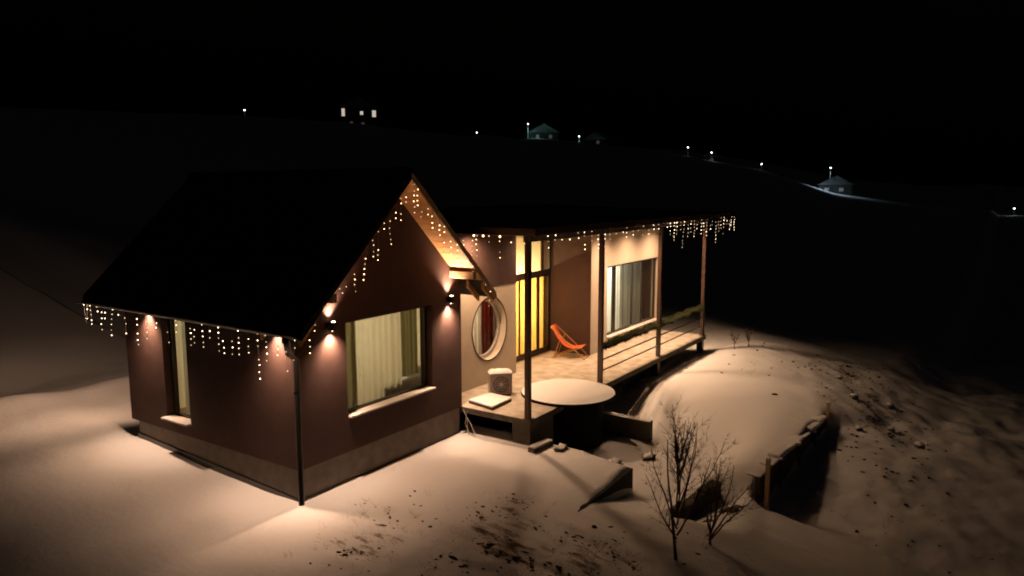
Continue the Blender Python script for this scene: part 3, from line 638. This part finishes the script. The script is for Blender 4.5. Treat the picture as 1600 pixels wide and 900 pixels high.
# ------------------------------------------------------------------ icicle light strings
ico = bmesh.new(); bmesh.ops.create_icosphere(ico, subdivisions=1, radius=.0100); bulb_m = bpy.data.meshes.new('bulb'); ico.to_mesh(bulb_m); bulb_m.materials.append(M['bulb'])
ico3 = bmesh.new(); bmesh.ops.create_icosphere(ico3, subdivisions=1, radius=.0100); bulb_d = bpy.data.meshes.new('bulb'); ico3.to_mesh(bulb_d); bulb_d.materials.append(M['bulb_dim'])
ico2 = bmesh.new(); bmesh.ops.create_icosphere(ico2, subdivisions=1, radius=.0100); bulb_w = bpy.data.meshes.new('bulb'); ico2.to_mesh(bulb_w); bulb_w.materials.append(M['bulb_w'])
def icicle_string(label, path, drops, bm_, seed, keep=.9):
    r = random.Random(seed); P = [Vector(p) for p in path]
    t = thing('icicle_light_string', P[0], label, 'string lights', 'icicle light strings under the eaves')
    w = MB(); L = [(P[i+1]-P[i]).length for i in range(len(P)-1)]; T = sum(L)
    def at(s):
        for i, l in enumerate(L):
            if s <= l or i == len(L)-1: return P[i]+(P[i+1]-P[i])*min(1, s/l)
            s -= l
    main = [at(T*k/60)-Vector((0, 0, .02*abs(math.sin(k*1.3)))) for k in range(61)]; w.tube(main, .005, 4)
    for s, ln in drops:
        p = at(s*T); n = max(1, int(round(ln/.115))); pts = [p]
        q = p.copy(); sw = r.uniform(-.008, .008)
        for k in range(n):
            q = q+Vector((sw+r.uniform(-.016, .016), r.uniform(-.016, .016)+sw, -r.uniform(.09, .14))); pts.append(q.copy())
        w.tube(pts, .004, 3)
        for q in pts[:1]*(r.random() < .5)+pts[1:]:
            if r.random() < keep: inst('bulb', bm_ if r.random() < .5 else bulb_d, q+Vector((0, 0, -.02)), t).scale = (r.uniform(.75, 1.2),)*3
    w.build('wire', M['wire'], t); return t
r_ = random.Random(3)
ze = zu(xe0)-.02
def ydrops(lst, ya, yb): return [((y-ya)/(yb-ya), l) for y, l in lst]
dl = [(6.78, .5), (6.62, .3), (6.5, .45), (6.2, .12), (6.02, .45), (5.86, .25), (5.5, .62), (5.3, .12), (5.0, .5), (4.5, .65), (4.12, .5), (3.75, .4), (3.4, .62), (3.05, .25), (2.55, .55), (2.45, .3), (2.15, .45), (1.9, .25), (1.62, .62), (1.5, .5), (1.2, .42), (1.0, .5), (.72, .3), (.42, .75), (.2, .5), (-.15, .3), (-.4, .62), (-.62, .3)]
icicle_string('warm icicle lights hanging under the left eave gutter', [(-.50, 6.85, ze), (-.50, -.74, ze)], ydrops(dl, 6.85, -.74), bulb_w, 1)
rk = -.80
def rake(xa, xb): return [(xa, rk, zu(xa)-.05), (xb, rk, zu(xb)-.05)]
icicle_string('warm icicle lights along the left rake of the gable', rake(-.35, 2.42), [(.0, .3), (.06, .12), (.28, .12), (.30, .15), (.34, .1), (.42, .5), (.52, .62), (.60, .3), (.66, .55), (.72, .15), (.78, .62), (.84, .2), (.90, .5), (.96, .25)], bulb_m, 2)
icicle_string('warm icicle lights along the right rake of the gable', rake(2.5, 5.3), [(.02, .62), (.06, .35), (.11, .5), (.16, .25), (.22, .4), (.30, .3), (.36, .62), (.44, .3), (.52, .4), (.60, .12), (.72, .12), (.9, .25), (.97, .35)], bulb_m, 5)
dv = [(x/17., r_.choice((.12, .12, .25, .4))) for x in range(1, 17)]
icicle_string('icicle lights on the short left edge of the porch roof', [(4.93, .25, 4.95), (4.93, -2.2, 4.95)], [(.08, .3), (.2, .2), (.30, .62), (.36, .5), (.5, .3), (.62, .5), (.75, .12), (.9, .2)], bulb_m, 6)
for o in list(C.objects):
    if o.name.startswith('icicle_light_string') and 'short left edge' in o['label']:
        for yy in (-.55, -.82, -1.3): inst('bulb', bulb_m, Vector((4.91, yy, 4.93)), o).scale = (2.2, 2.2, 2.2)
dr = [((s+.3*r_.random())/40, r_.choice((.12, .12, .12, .25)) if s not in (6, 8, 9) else .5) for s in range(1, 24)]+[(.54+s/21*.455+.008*r_.random(), (.3, .62, .4, .25, .75, .5, .3, .62, .2, .5)[s % 10]) for s in range(0, 22)]
icicle_string('dense icicle lights along the front edge of the porch roof', [(4.95, -2.29, 4.97), (19.3, -2.29, 4.97)], dr, bulb_w, 8)

# cable loop at the gable corner
t = thing('hanging_cable', (5.06, -.25, .6), 'pale cable looped from the deck edge to the snow by the gable corner', 'cable')
b = MB(); b.tube([(5.0, -.10, .60), (5.0, -.22, .40), (5.0, -.24, .1), (5.0, -.05, -.02)], .012, 5); b.build('cable_strand', M['whitewire'], t)
b = MB(); b.tube([(5.01, -.22, .40), (5.0, -.36, .22), (4.98, -.5, -.02)], .012, 5); b.build('cable_strand', M['whitewire'], t)
b = MB(); b.tube([(5.01, -.22, .58), (5.0, -.16, .25), (4.98, -.30, .02), (4.9, -.55, -.01)], .010, 5); b.build('cable_strand', M['whitewire'], t)

# ------------------------------------------------------------------ retaining boards and ledges
def retaining(name, label, pts, ztop, zbot, m, th=.06, pitch=1.05, seed=0, boards=4, post=.06, prot=(0, .12)):
    r = random.Random(seed); t = thing(name, (pts[0][0], pts[0][1], zbot), label, 'retaining wall', None)
    for (x0, y0), (x1, y1) in zip(pts[:-1], pts[1:]):
        L = math.hypot(x1-x0, y1-y0); n = max(1, round(L/pitch)); d = Vector(((x1-x0)/L, (y1-y0)/L, 0)); nrm = Vector((d.y, -d.x, 0))
        for k in range(n):
            a = Vector((x0, y0, 0))+d*(L*k/n+.01); c = Vector((x0, y0, 0))+d*(L*(k+1)/n-.01)
            ang = math.atan2(d.y, d.x); zz0, zz1 = zbot, ztop
            hb = (zz1-zz0)/boards
            for j in range(boards):
                Mx = Matrix.Translation((a.x, a.y, zz0+j*hb+.01+r.uniform(-.01, .01))) @ Matrix.Rotation(ang, 4, 'Z') @ Matrix.Rotation(r.uniform(-.012, .012), 4, 'Y')
                b = MB(); b.box(0, (c-a).length, -th+r.uniform(-.01, .01), 0, 0, hb-.02, Mx); b.build('plank', M[m], t)
        kk = 0.0
        while kk < L-.1:                   # uneven snow lying along the top of the planks
            ln = min(L-kk, r.uniform(.25, .8)); hh = r.uniform(.04, .15)
            Mx = Matrix.Translation((x0+d.x*kk, y0+d.y*kk, ztop-.01)) @ Matrix.Rotation(math.atan2(d.y, d.x), 4, 'Z') @ Matrix.Rotation(r.uniform(-.06, .06), 4, 'Y')
            b = MB(); b.box(.01, ln-.02, -th*1.4, .24, 0, hh, Mx); b.build('snow_cap', M['snowcap'], t, bevel=.035); kk += ln+r.uniform(0, .12)
        for k in range(n+1):
            a = Vector((x0, y0, 0))+d*(L*k/n)+nrm*(th+post*.6+(.16 if k == 0 and (x0, y0) == pts[0] else 0)); h = ztop+(.46 if k in (0, n) and (x0, y0) == pts[0] and k == 0 or (x1, y1) == pts[-1] and k == n else r.uniform(*prot))
            b = MB(); Mx = Matrix.Translation((a.x, a.y, 0)) @ Matrix.Rotation(r.uniform(-.04, .04), 4, 'X'); b.box(-post, post, -post, post, zbot-.3, h, Mx); b.build('post', M['lightwood' if h > ztop+.3 else m], t)  # end posts get pale timber so that they look lit
            b = MB(); b.box(-post*1.2, post*1.2, -post*1.2, post*1.2, h, h+.05, Mx); b.build('snow_cap', M['snowcap'], t, bevel=.015)
    return t
retaining('retaining_wall', 'dark plank retaining wall holding the snowy bank right of the bare tree', [(7.25, -6.70), (10, -6.90), (12.65, -7.10)], -.44, -2.1, 'oldwood', seed=4, prot=(-.06, .12), post=.045, pitch=1.35)
lt = thing('retaining_wall', (4.4, -4.3, -.6), 'short dark concrete retaining edge of the raised bed below the deck', 'retaining wall')
b = MB(); b.add([(2.9, -4.52, -.9), (5.56, -4.44, -.9), (5.56, -4.44, -.17), (2.9, -4.52, -.15), (2.9, -4.2, -.9), (5.56, -4.12, -.9), (5.56, -4.12, -.17), (2.9, -4.2, -.12)], [(0, 1, 2, 3), (5, 4, 7, 6), (1, 5, 6, 2), (4, 0, 3, 7), (3, 2, 6, 7)])
b.build('edge_slab', M['tub'], lt)
for (xa, ya, xb, yb_, zt_, zb_, lb) in ((4.9, -5.72, 7.0, -5.90, -.56, -1.1, 'dark stone step edge behind the bare sapling, nearer the house'), (5.1, -6.30, 6.5, -6.62, -.80, -1.5, 'dark stone step edge behind the bare sapling, nearer the plank wall')):
    ls = thing('step_edge', (xa, ya, zb_), lb, 'stone edge'); b = MB()
    n_ = 5
    for k in range(n_):
        p0 = Vector((xa+(xb-xa)*k/n_, ya+(yb_-ya)*k/n_, 0)); p1 = Vector((xa+(xb-xa)*(k+.97)/n_, ya+(yb_-ya)*(k+.97)/n_, 0)); zz = zt_-.05*abs(math.sin(k*2.1))
        b = MB(); b.add([(p0.x, p0.y-.1, zb_), (p1.x, p1.y-.1, zb_), (p1.x, p1.y-.1, zz), (p0.x, p0.y-.1, zz), (p0.x, p0.y+.14, zb_), (p1.x, p1.y+.14, zb_), (p1.x, p1.y+.14, zz), (p0.x, p0.y+.14, zz)], [(0, 1, 2, 3), (5, 4, 7, 6), (1, 5, 6, 2), (4, 0, 3, 7), (3, 2, 6, 7)]); b.build('stone_block', M['concrete'], ls, bevel=.03)


def plank_thing(name, label, cat, a, c, w, h, m, snow=True, group=None):
    a, c = Vector(a), Vector(c); L = (c-a).length; d = (c-a).normalized(); t = thing(name, a, label, cat, group)
    Mx = Matrix.Translation(a) @ d.to_track_quat('X', 'Z').to_matrix().to_4x4()
    b = MB(); b.box(0, L, -w/2, w/2, 0, h, Mx); b.build('timber', M[m], t, bevel=.01)
    if snow: b = MB(); b.box(.02, L-.02, -w*.45, w*.45, h, h+.05, Mx); b.build('snow_cap', M['snowcap'], t, bevel=.02)
    return t
plank_thing('timber_beam', 'snow topped timber beam lying at the foot of the deck pier', 'timber', (4.72, -2.28, hz(4.72, -2.28)-.02), (5.45, -2.35, hz(5.45, -2.35)-.02), .2, .12, 'oldwood')
def rock(name, label, loc, s, cat='stone', group=None, seed=0, snow=True):
    r = random.Random(seed); t = thing(name, loc, label, cat, group); bm = bmesh.new(); bmesh.ops.create_icosphere(bm, subdivisions=2, radius=1)
    for v in bm.verts:
        k = .75+.5*mnoise.noise(v.co*1.3+Vector((seed*3.1, 0, 0))); v.co = Vector((v.co.x*s[0]*k, v.co.y*s[1]*k, v.co.z*s[2]*k))
    m = bpy.data.meshes.new('rock_body'); bm.to_mesh(m); m.materials.append(M['stone']); o = bpy.data.objects.new('rock_body', m); C.objects.link(o); o.location = loc; attach(o, t)
    if snow:
        for v in bm.verts: v.co = Vector((v.co.x*.95, v.co.y*.95, max(v.co.z, s[2]*.35)+.03))
        m2 = bpy.data.meshes.new('snow_cap'); bm.to_mesh(m2); m2.materials.append(M['snowcap']); m2.polygons.foreach_set('use_smooth', [True]*len(m2.polygons)); o = bpy.data.objects.new('snow_cap', m2); C.objects.link(o); o.location = loc; attach(o, t)
    return t
for i, (x, y, s, lb) in enumerate(((5.3, -2.75, (.3, .16, .12), 'long snow capped stone between the pier and the tub'), (5.62, -3.1, (.15, .13, .14), 'small snow capped stone at the back edge of the raised bed'),
        (6.6, -3.5, (.25, .2, .14), 'snow capped stone in the hollow below the round tub'), (7.5, -4.0, (.3, .2, .12), 'low snow covered stone near the end of the concrete wall'))):
    rock('stone', lb, (x, y, hz(x, y)), s, seed=i+1, group='snow capped stones below the deck')

rs_ = random.Random(31)
for i, (x, y) in enumerate(((13.4, -7.9), (14.6, -8.6), (15.6, -7.4), (13.9, -9.4), (16.6, -8.3), (17.6, -6.6))):
    k = rs_.uniform(.8, 1.5); rock('stone', 'snow dusted stone on the rough slope right of the plank wall', (x, y, hz(x, y)+.03), (.2*k, .16*k, .12*k), seed=20+i, group='stones scattered on the right slope')
# ------------------------------------------------------------------ bare trees
def bare_tree(base, h, label, seed, stems, name='bare_tree', lean=(0, 0), tl=.9):
    r = random.Random(seed); t = thing(name, base, label, 'tree', 'leafless saplings on the slope'); B = Vector(base); tw = MB(); tr = MB()
    def grow(p, d, L, rad, depth, mb):
        n = max(3, int(L/.12)); pts = [p.copy()]; rr_ = [rad]; q = p.copy(); dd = d.copy()
        for k in range(n):
            gs = .035 if mb is tr else .09
            dd = (dd+Vector((r.gauss(0, gs), r.gauss(0, gs), .06+r.gauss(0, .04)))).normalized(); q = q+dd*(L/n); pts.append(q.copy()); rr_.append(rad*(1-.75*(k+1)/n))
        mb.tube(pts, rr_, 5 if depth < 2 else 3, cap=True)
        if depth < 3:
            m = (0, 12, 8, 5)[depth] if depth else 0
            for k in range(m):
                s = r.uniform(.18, .97); i = int(s*n); a = r.uniform(0, 2*PI); ax = pts[min(i+1, n)]-pts[i]
                o = ax.orthogonal().normalized(); o.rotate(Matrix.Rotation(a, 3, ax.normalized()))
                grow(pts[i], (ax.normalized()*.9+o*.7).normalized(), L*r.uniform(.22, .48)*(1.1-.5*s), max(.0030, rr_[i]*.42), depth+1, tw)
    grow(B-Vector((0, 0, .15)), Vector((lean[0], lean[1], 1)).normalized(), h*tl, .034, 0, tr); 
    top = Vector(tr.v[-3]); 
    tr.build('trunk', M['bark'], t, smooth=True)
    for s, (dx, dy, frac, ln) in enumerate(stems):
        b = MB(); p = B+Vector((lean[0], lean[1], 1)).normalized()*h*.5*frac; grow(p, Vector((dx, dy, 1)).normalized(), h*ln, .018, 1, b); b.build('branch', M['bark'], t, smooth=True)
    tag(tw.build('twigs', M['bark'], t), kind='stuff'); return t
tb = (2.62, -6.6)
bare_tree((tb[0], tb[1], hz(*tb)), 2.5, 'bare multi-stemmed sapling standing in the snow nearest the viewer', 12,
          [(.02, .02, .95, .62), (.28, -.30, .5, .72), (-.3, .34, .45, .62), (.45, -.5, .35, .75), (-.12, .1, .7, .66), (.15, -.2, .72, .6), (-.5, .55, .3, .5), (.25, .2, .6, .55), (.6, -.7, .35, .6), (-.25, -.1, 1.0, .5), (.2, .25, 1.1, .45), (.3, -.3, 1.2, .4), (-.2, .3, 1.3, .4), (.1, -.25, 1.4, .3)])
tb = (3.55, -6.9)
bare_tree((tb[0], tb[1], hz(*tb)), 1.6, 'smaller bare bush just behind the front sapling', 21, [(.2, -.2, .3, .8), (-.2, .25, .3, .8), (.5, -.5, .2, .85), (.05, .1, .6, .75), (-.35, .3, .3, .6), (.75, -.7, .15, .8), (.3, -.45, .35, .8), (.5, -.2, .3, .75)], name='bare_bush', tl=.4)
for i, (x, y) in enumerate(((17.6, -3.0), (18.3, -3.3))):
    bare_tree((x, y, hz(x, y)), .9, ('bare twiggy shrub just past the right end of the deck', 'second bare shrub farther along the snow past the deck')[i], 40+i, [(.2, .2, .4, .6), (-.3, .2, .4, .6), (.1, -.3, .5, .6)], name='bare_shrub', tl=.5)

# ------------------------------------------------------------------ clods and dry grass (uncountable litter)
def scatter_clods():
    b = MB(); r = random.Random(5); ic = bmesh.new(); bmesh.ops.create_icosphere(ic, subdivisions=1, radius=1)
    V = [v.co.copy() for v in ic.verts]; Fc = [tuple(v.index for v in f.verts) for f in ic.faces]; n = 0
    for _ in range(60000):
        x, y = (r.uniform(-2.5, 5), r.uniform(-7.5, -.8)) if r.random() < .4 else (r.uniform(5, 24), r.uniform(-13, -2.5))
        m = float(soilmask(np.array([x]), np.array([y]))[0])
        if r.random() > (m*1.9)**2.6*.35: continue
        if y > -2.3 and x > 4.8: continue
        s = r.uniform(.008, .030)*(1.0 if x < 6 else 1.9); s *= 1.8 if r.random() < .06 else 1; z = hz(x, y)+s*.2; sx, sy, sz = s*r.uniform(.6, 1.2), s*r.uniform(.8, 2.6 if x < 6 else 1.5), s*r.uniform(.35, .8)
        q = Matrix.Rotation(r.gauss(0, .5), 3, 'Z')
        b.add([Vector((x, y, z))+q @ Vector((v.x*sx*r.uniform(.7, 1.2), v.y*sy*r.uniform(.7, 1.2), v.z*sz*r.uniform(.7, 1.2))) for v in V], Fc); n += 1
        if n > 1000: break
    tag(b.build('dirt_clods', M['dirt'], None), 'dark clods of soil poking through the snow', None, None, 'stuff')
    g = MB(); n = 0
    for _ in range(60000):
        x, y = (r.uniform(-2.2, 4.5), r.uniform(-7, -1)) if r.random() < .5 else (r.uniform(5, 24), r.uniform(-12, -3.5))
        m = float(soilmask(np.array([x]), np.array([y]))[0])
        if r.random() > (m*1.9)**2*.12: continue
        z = hz(x, y)-.02
        for k in range(r.randint(4, 9)):
            p = Vector((x+r.gauss(0, .04), y+r.gauss(0, .04), z)); d = Vector((r.gauss(0, .6), r.gauss(0, .6), 1)).normalized(); L = r.uniform(.1, .3); s = Vector((.006, .004, 0))
            g.add([p+s, p-s, p+d*L+Vector((0, 0, -.04))], [(0, 1, 2)])
        n += 1
        if n > 420: break
    tag(g.build('dry_grass', M['drygrass'], None), 'dry grass stalks sticking out of the snow', None, None, 'stuff')
scatter_clods()

# ------------------------------------------------------------------ lights and houses on the far valley side
def dirof(az): a = math.radians(az); return Vector((math.cos(a), math.sin(a), 0))
def far_house(az, dist, w, d, h, label, wins, rot=0, wall='farwall', z=None):
    p = CAM+dirof(az)*dist; zz = hz(p.x, p.y)-.3 if z is None else z; base = Vector((p.x, p.y, zz)); t = thing('distant_house', base, label, 'house', 'houses on the far hillside')
    Mx = Matrix.Translation(base) @ Matrix.Rotation(math.radians(az-90+rot), 4, 'Z')             # local -y looks back at the viewer
    b = MB(); b.box(-w/2, w/2, 0, d, -4, h, Mx); b.build('wall', M[wall], t)
    b = MB(); pr = MB(); pr.prism([(-w/2-.4, h), (w/2+.4, h), (0, h+w*.28)], -.4, d+.4); b.add([Mx @ Vector(v) for v in pr.v], pr.f); b.build('roof', M['farroof'], t)
    for x, z0, ww, hh, m in wins:
        b = MB(); b.box(x-ww/2-.12, x+ww/2+.12, -.06, -.005, z0-.12, z0+hh+.12, Mx); wf = b.build('window', M['frame'], t)
        b = MB(); b.box(x-ww/2, x+ww/2, -.09, -.065, z0, z0+hh, Mx); b.build('pane', M[m], wf)
    return t
def street_lamp(az, dist, h, label, p, col, zb=None, glow='farlamp'):
    q = CAM+dirof(az)*dist; z = hz(q.x, q.y) if zb is None else zb; t = thing('street_lamp', (q.x, q.y, z), label, 'street lamp', 'lamps on the far hillside')
    b = MB(); b.tube([(q.x, q.y, z-.6), (q.x, q.y, z+h)], [.12, .07], 8); b.build('pole', M['metalpole'], t)
    dd = -dirof(az); e = Vector((q.x, q.y, z+h))+dd*1.0; b = MB(); b.tube([(q.x, q.y, z+h-.05), e+Vector((0, 0, .1))], .06, 6); b.build('arm', M['metalpole'], t)
    b = MB(); b.lathe([(.3, 0), (.22, .14), (.05, .2)], e, 10); b.build('lamp_head', M['metalpole'], t)
    b = MB(); b.lathe([(.05, -.24), (.17, -.17), (.2, -.02)], e, 10); b.build('bulb', M[glow], t, smooth=True)
    lamp('SPOT', e+Vector((0, 0, -.5)), p*(.42 if col == TEAL else .024), col, t, size=138, blend=.8, radius=.2, direction=(0, 0, -1))
COOL = (.62, .86, 1); TEAL = (.45, 1, .92)
az = azel
if True:
    a, s = az(560, 190); far_house(a, FAR, 11, 8, 5.6, 'dark far house with five small lit windows high on the hillside',
        [(-4.3, 2.9, .9, 2.2, 'farlit'), (1.0, 3.4, .9, 1.0, 'farlit'), (4.6, 2.8, 1.1, 1.9, 'farlit'), (-2.0, .7, .9, .7, 'fardim'), (1.3, .5, .9, .7, 'fardim')], wall='oldwood', z=None)
    a, s = az(850, 217); far_house(a, FAR, 9, 8, 2.6, 'pale far house washed teal by the lamp beside it', [(-2, .8, 1, 1.1, 'fardim'), (2, .8, 1, 1.1, 'fardim')], rot=14, z=None)
    a, s = az(930, 222); far_house(a, FAR+3, 8, 7, 2.0, 'low far house with a snowy roof right of the teal one', [(1, .6, 1, 1, 'fardim')], rot=-30, z=None)
    a, s = az(1305, 303); far_house(a, FAR-4, 9, 7, 2.6, 'bluish far house under a cool lamp low at the right', [(-2.4, .8, 1.2, 1, 'fardim'), (1.5, .8, 1.2, 1, 'fardim')], rot=20, z=None)
    a, s = az(1112, 250); far_house(a, FAR+3, 6, 6, 1.6, 'small far shed under the pair of bright lamps', [(0, .5, 1, .8, 'fardim')], rot=10, z=None)
    for u, v, vb, p, col, lb in ((825, 192, 214, 2600, TEAL, 'cool lamp left of the teal lit far house'), (1075, 230, 244, 1300, COOL, 'left one of the two bright hillside lamps close together'),
            (1112, 238, 250, 2200, COOL, 'right one of the two bright hillside lamps close together'), (1298, 260, 298, 42000, (.6, .82, 1), 'tall lamp beside the bluish far house'),
            (382, 172, 182, 250, (1, .9, .8), 'faint single lamp far left on the hillside'), (1190, 256, 266, 500, COOL, 'faint lamp between the lamp pair and the bluish house'),
            (905, 213, 224, 1500, TEAL, 'lamp between the two middle far houses'), (745, 207, 216, 350, COOL, 'faint lamp left of the teal lit far house'), (1585, 325, 334, 200, COOL, 'faint lamp at the right edge of the hillside')):
        a, s = az(u, v); dist = FAR-6 if u != 1298 else FAR-10; _, sb = az(u, vb); hgt = (sb and (s-sb)*dist)
        street_lamp(a, dist, max(2.5, hgt), lb, p, col, zb=min(CAM.z+s*dist-max(2.5, hgt), hz(CAM.x+math.cos(math.radians(a))*dist, CAM.y+math.sin(math.radians(a))*dist)))
print('objects', len(bpy.data.objects))
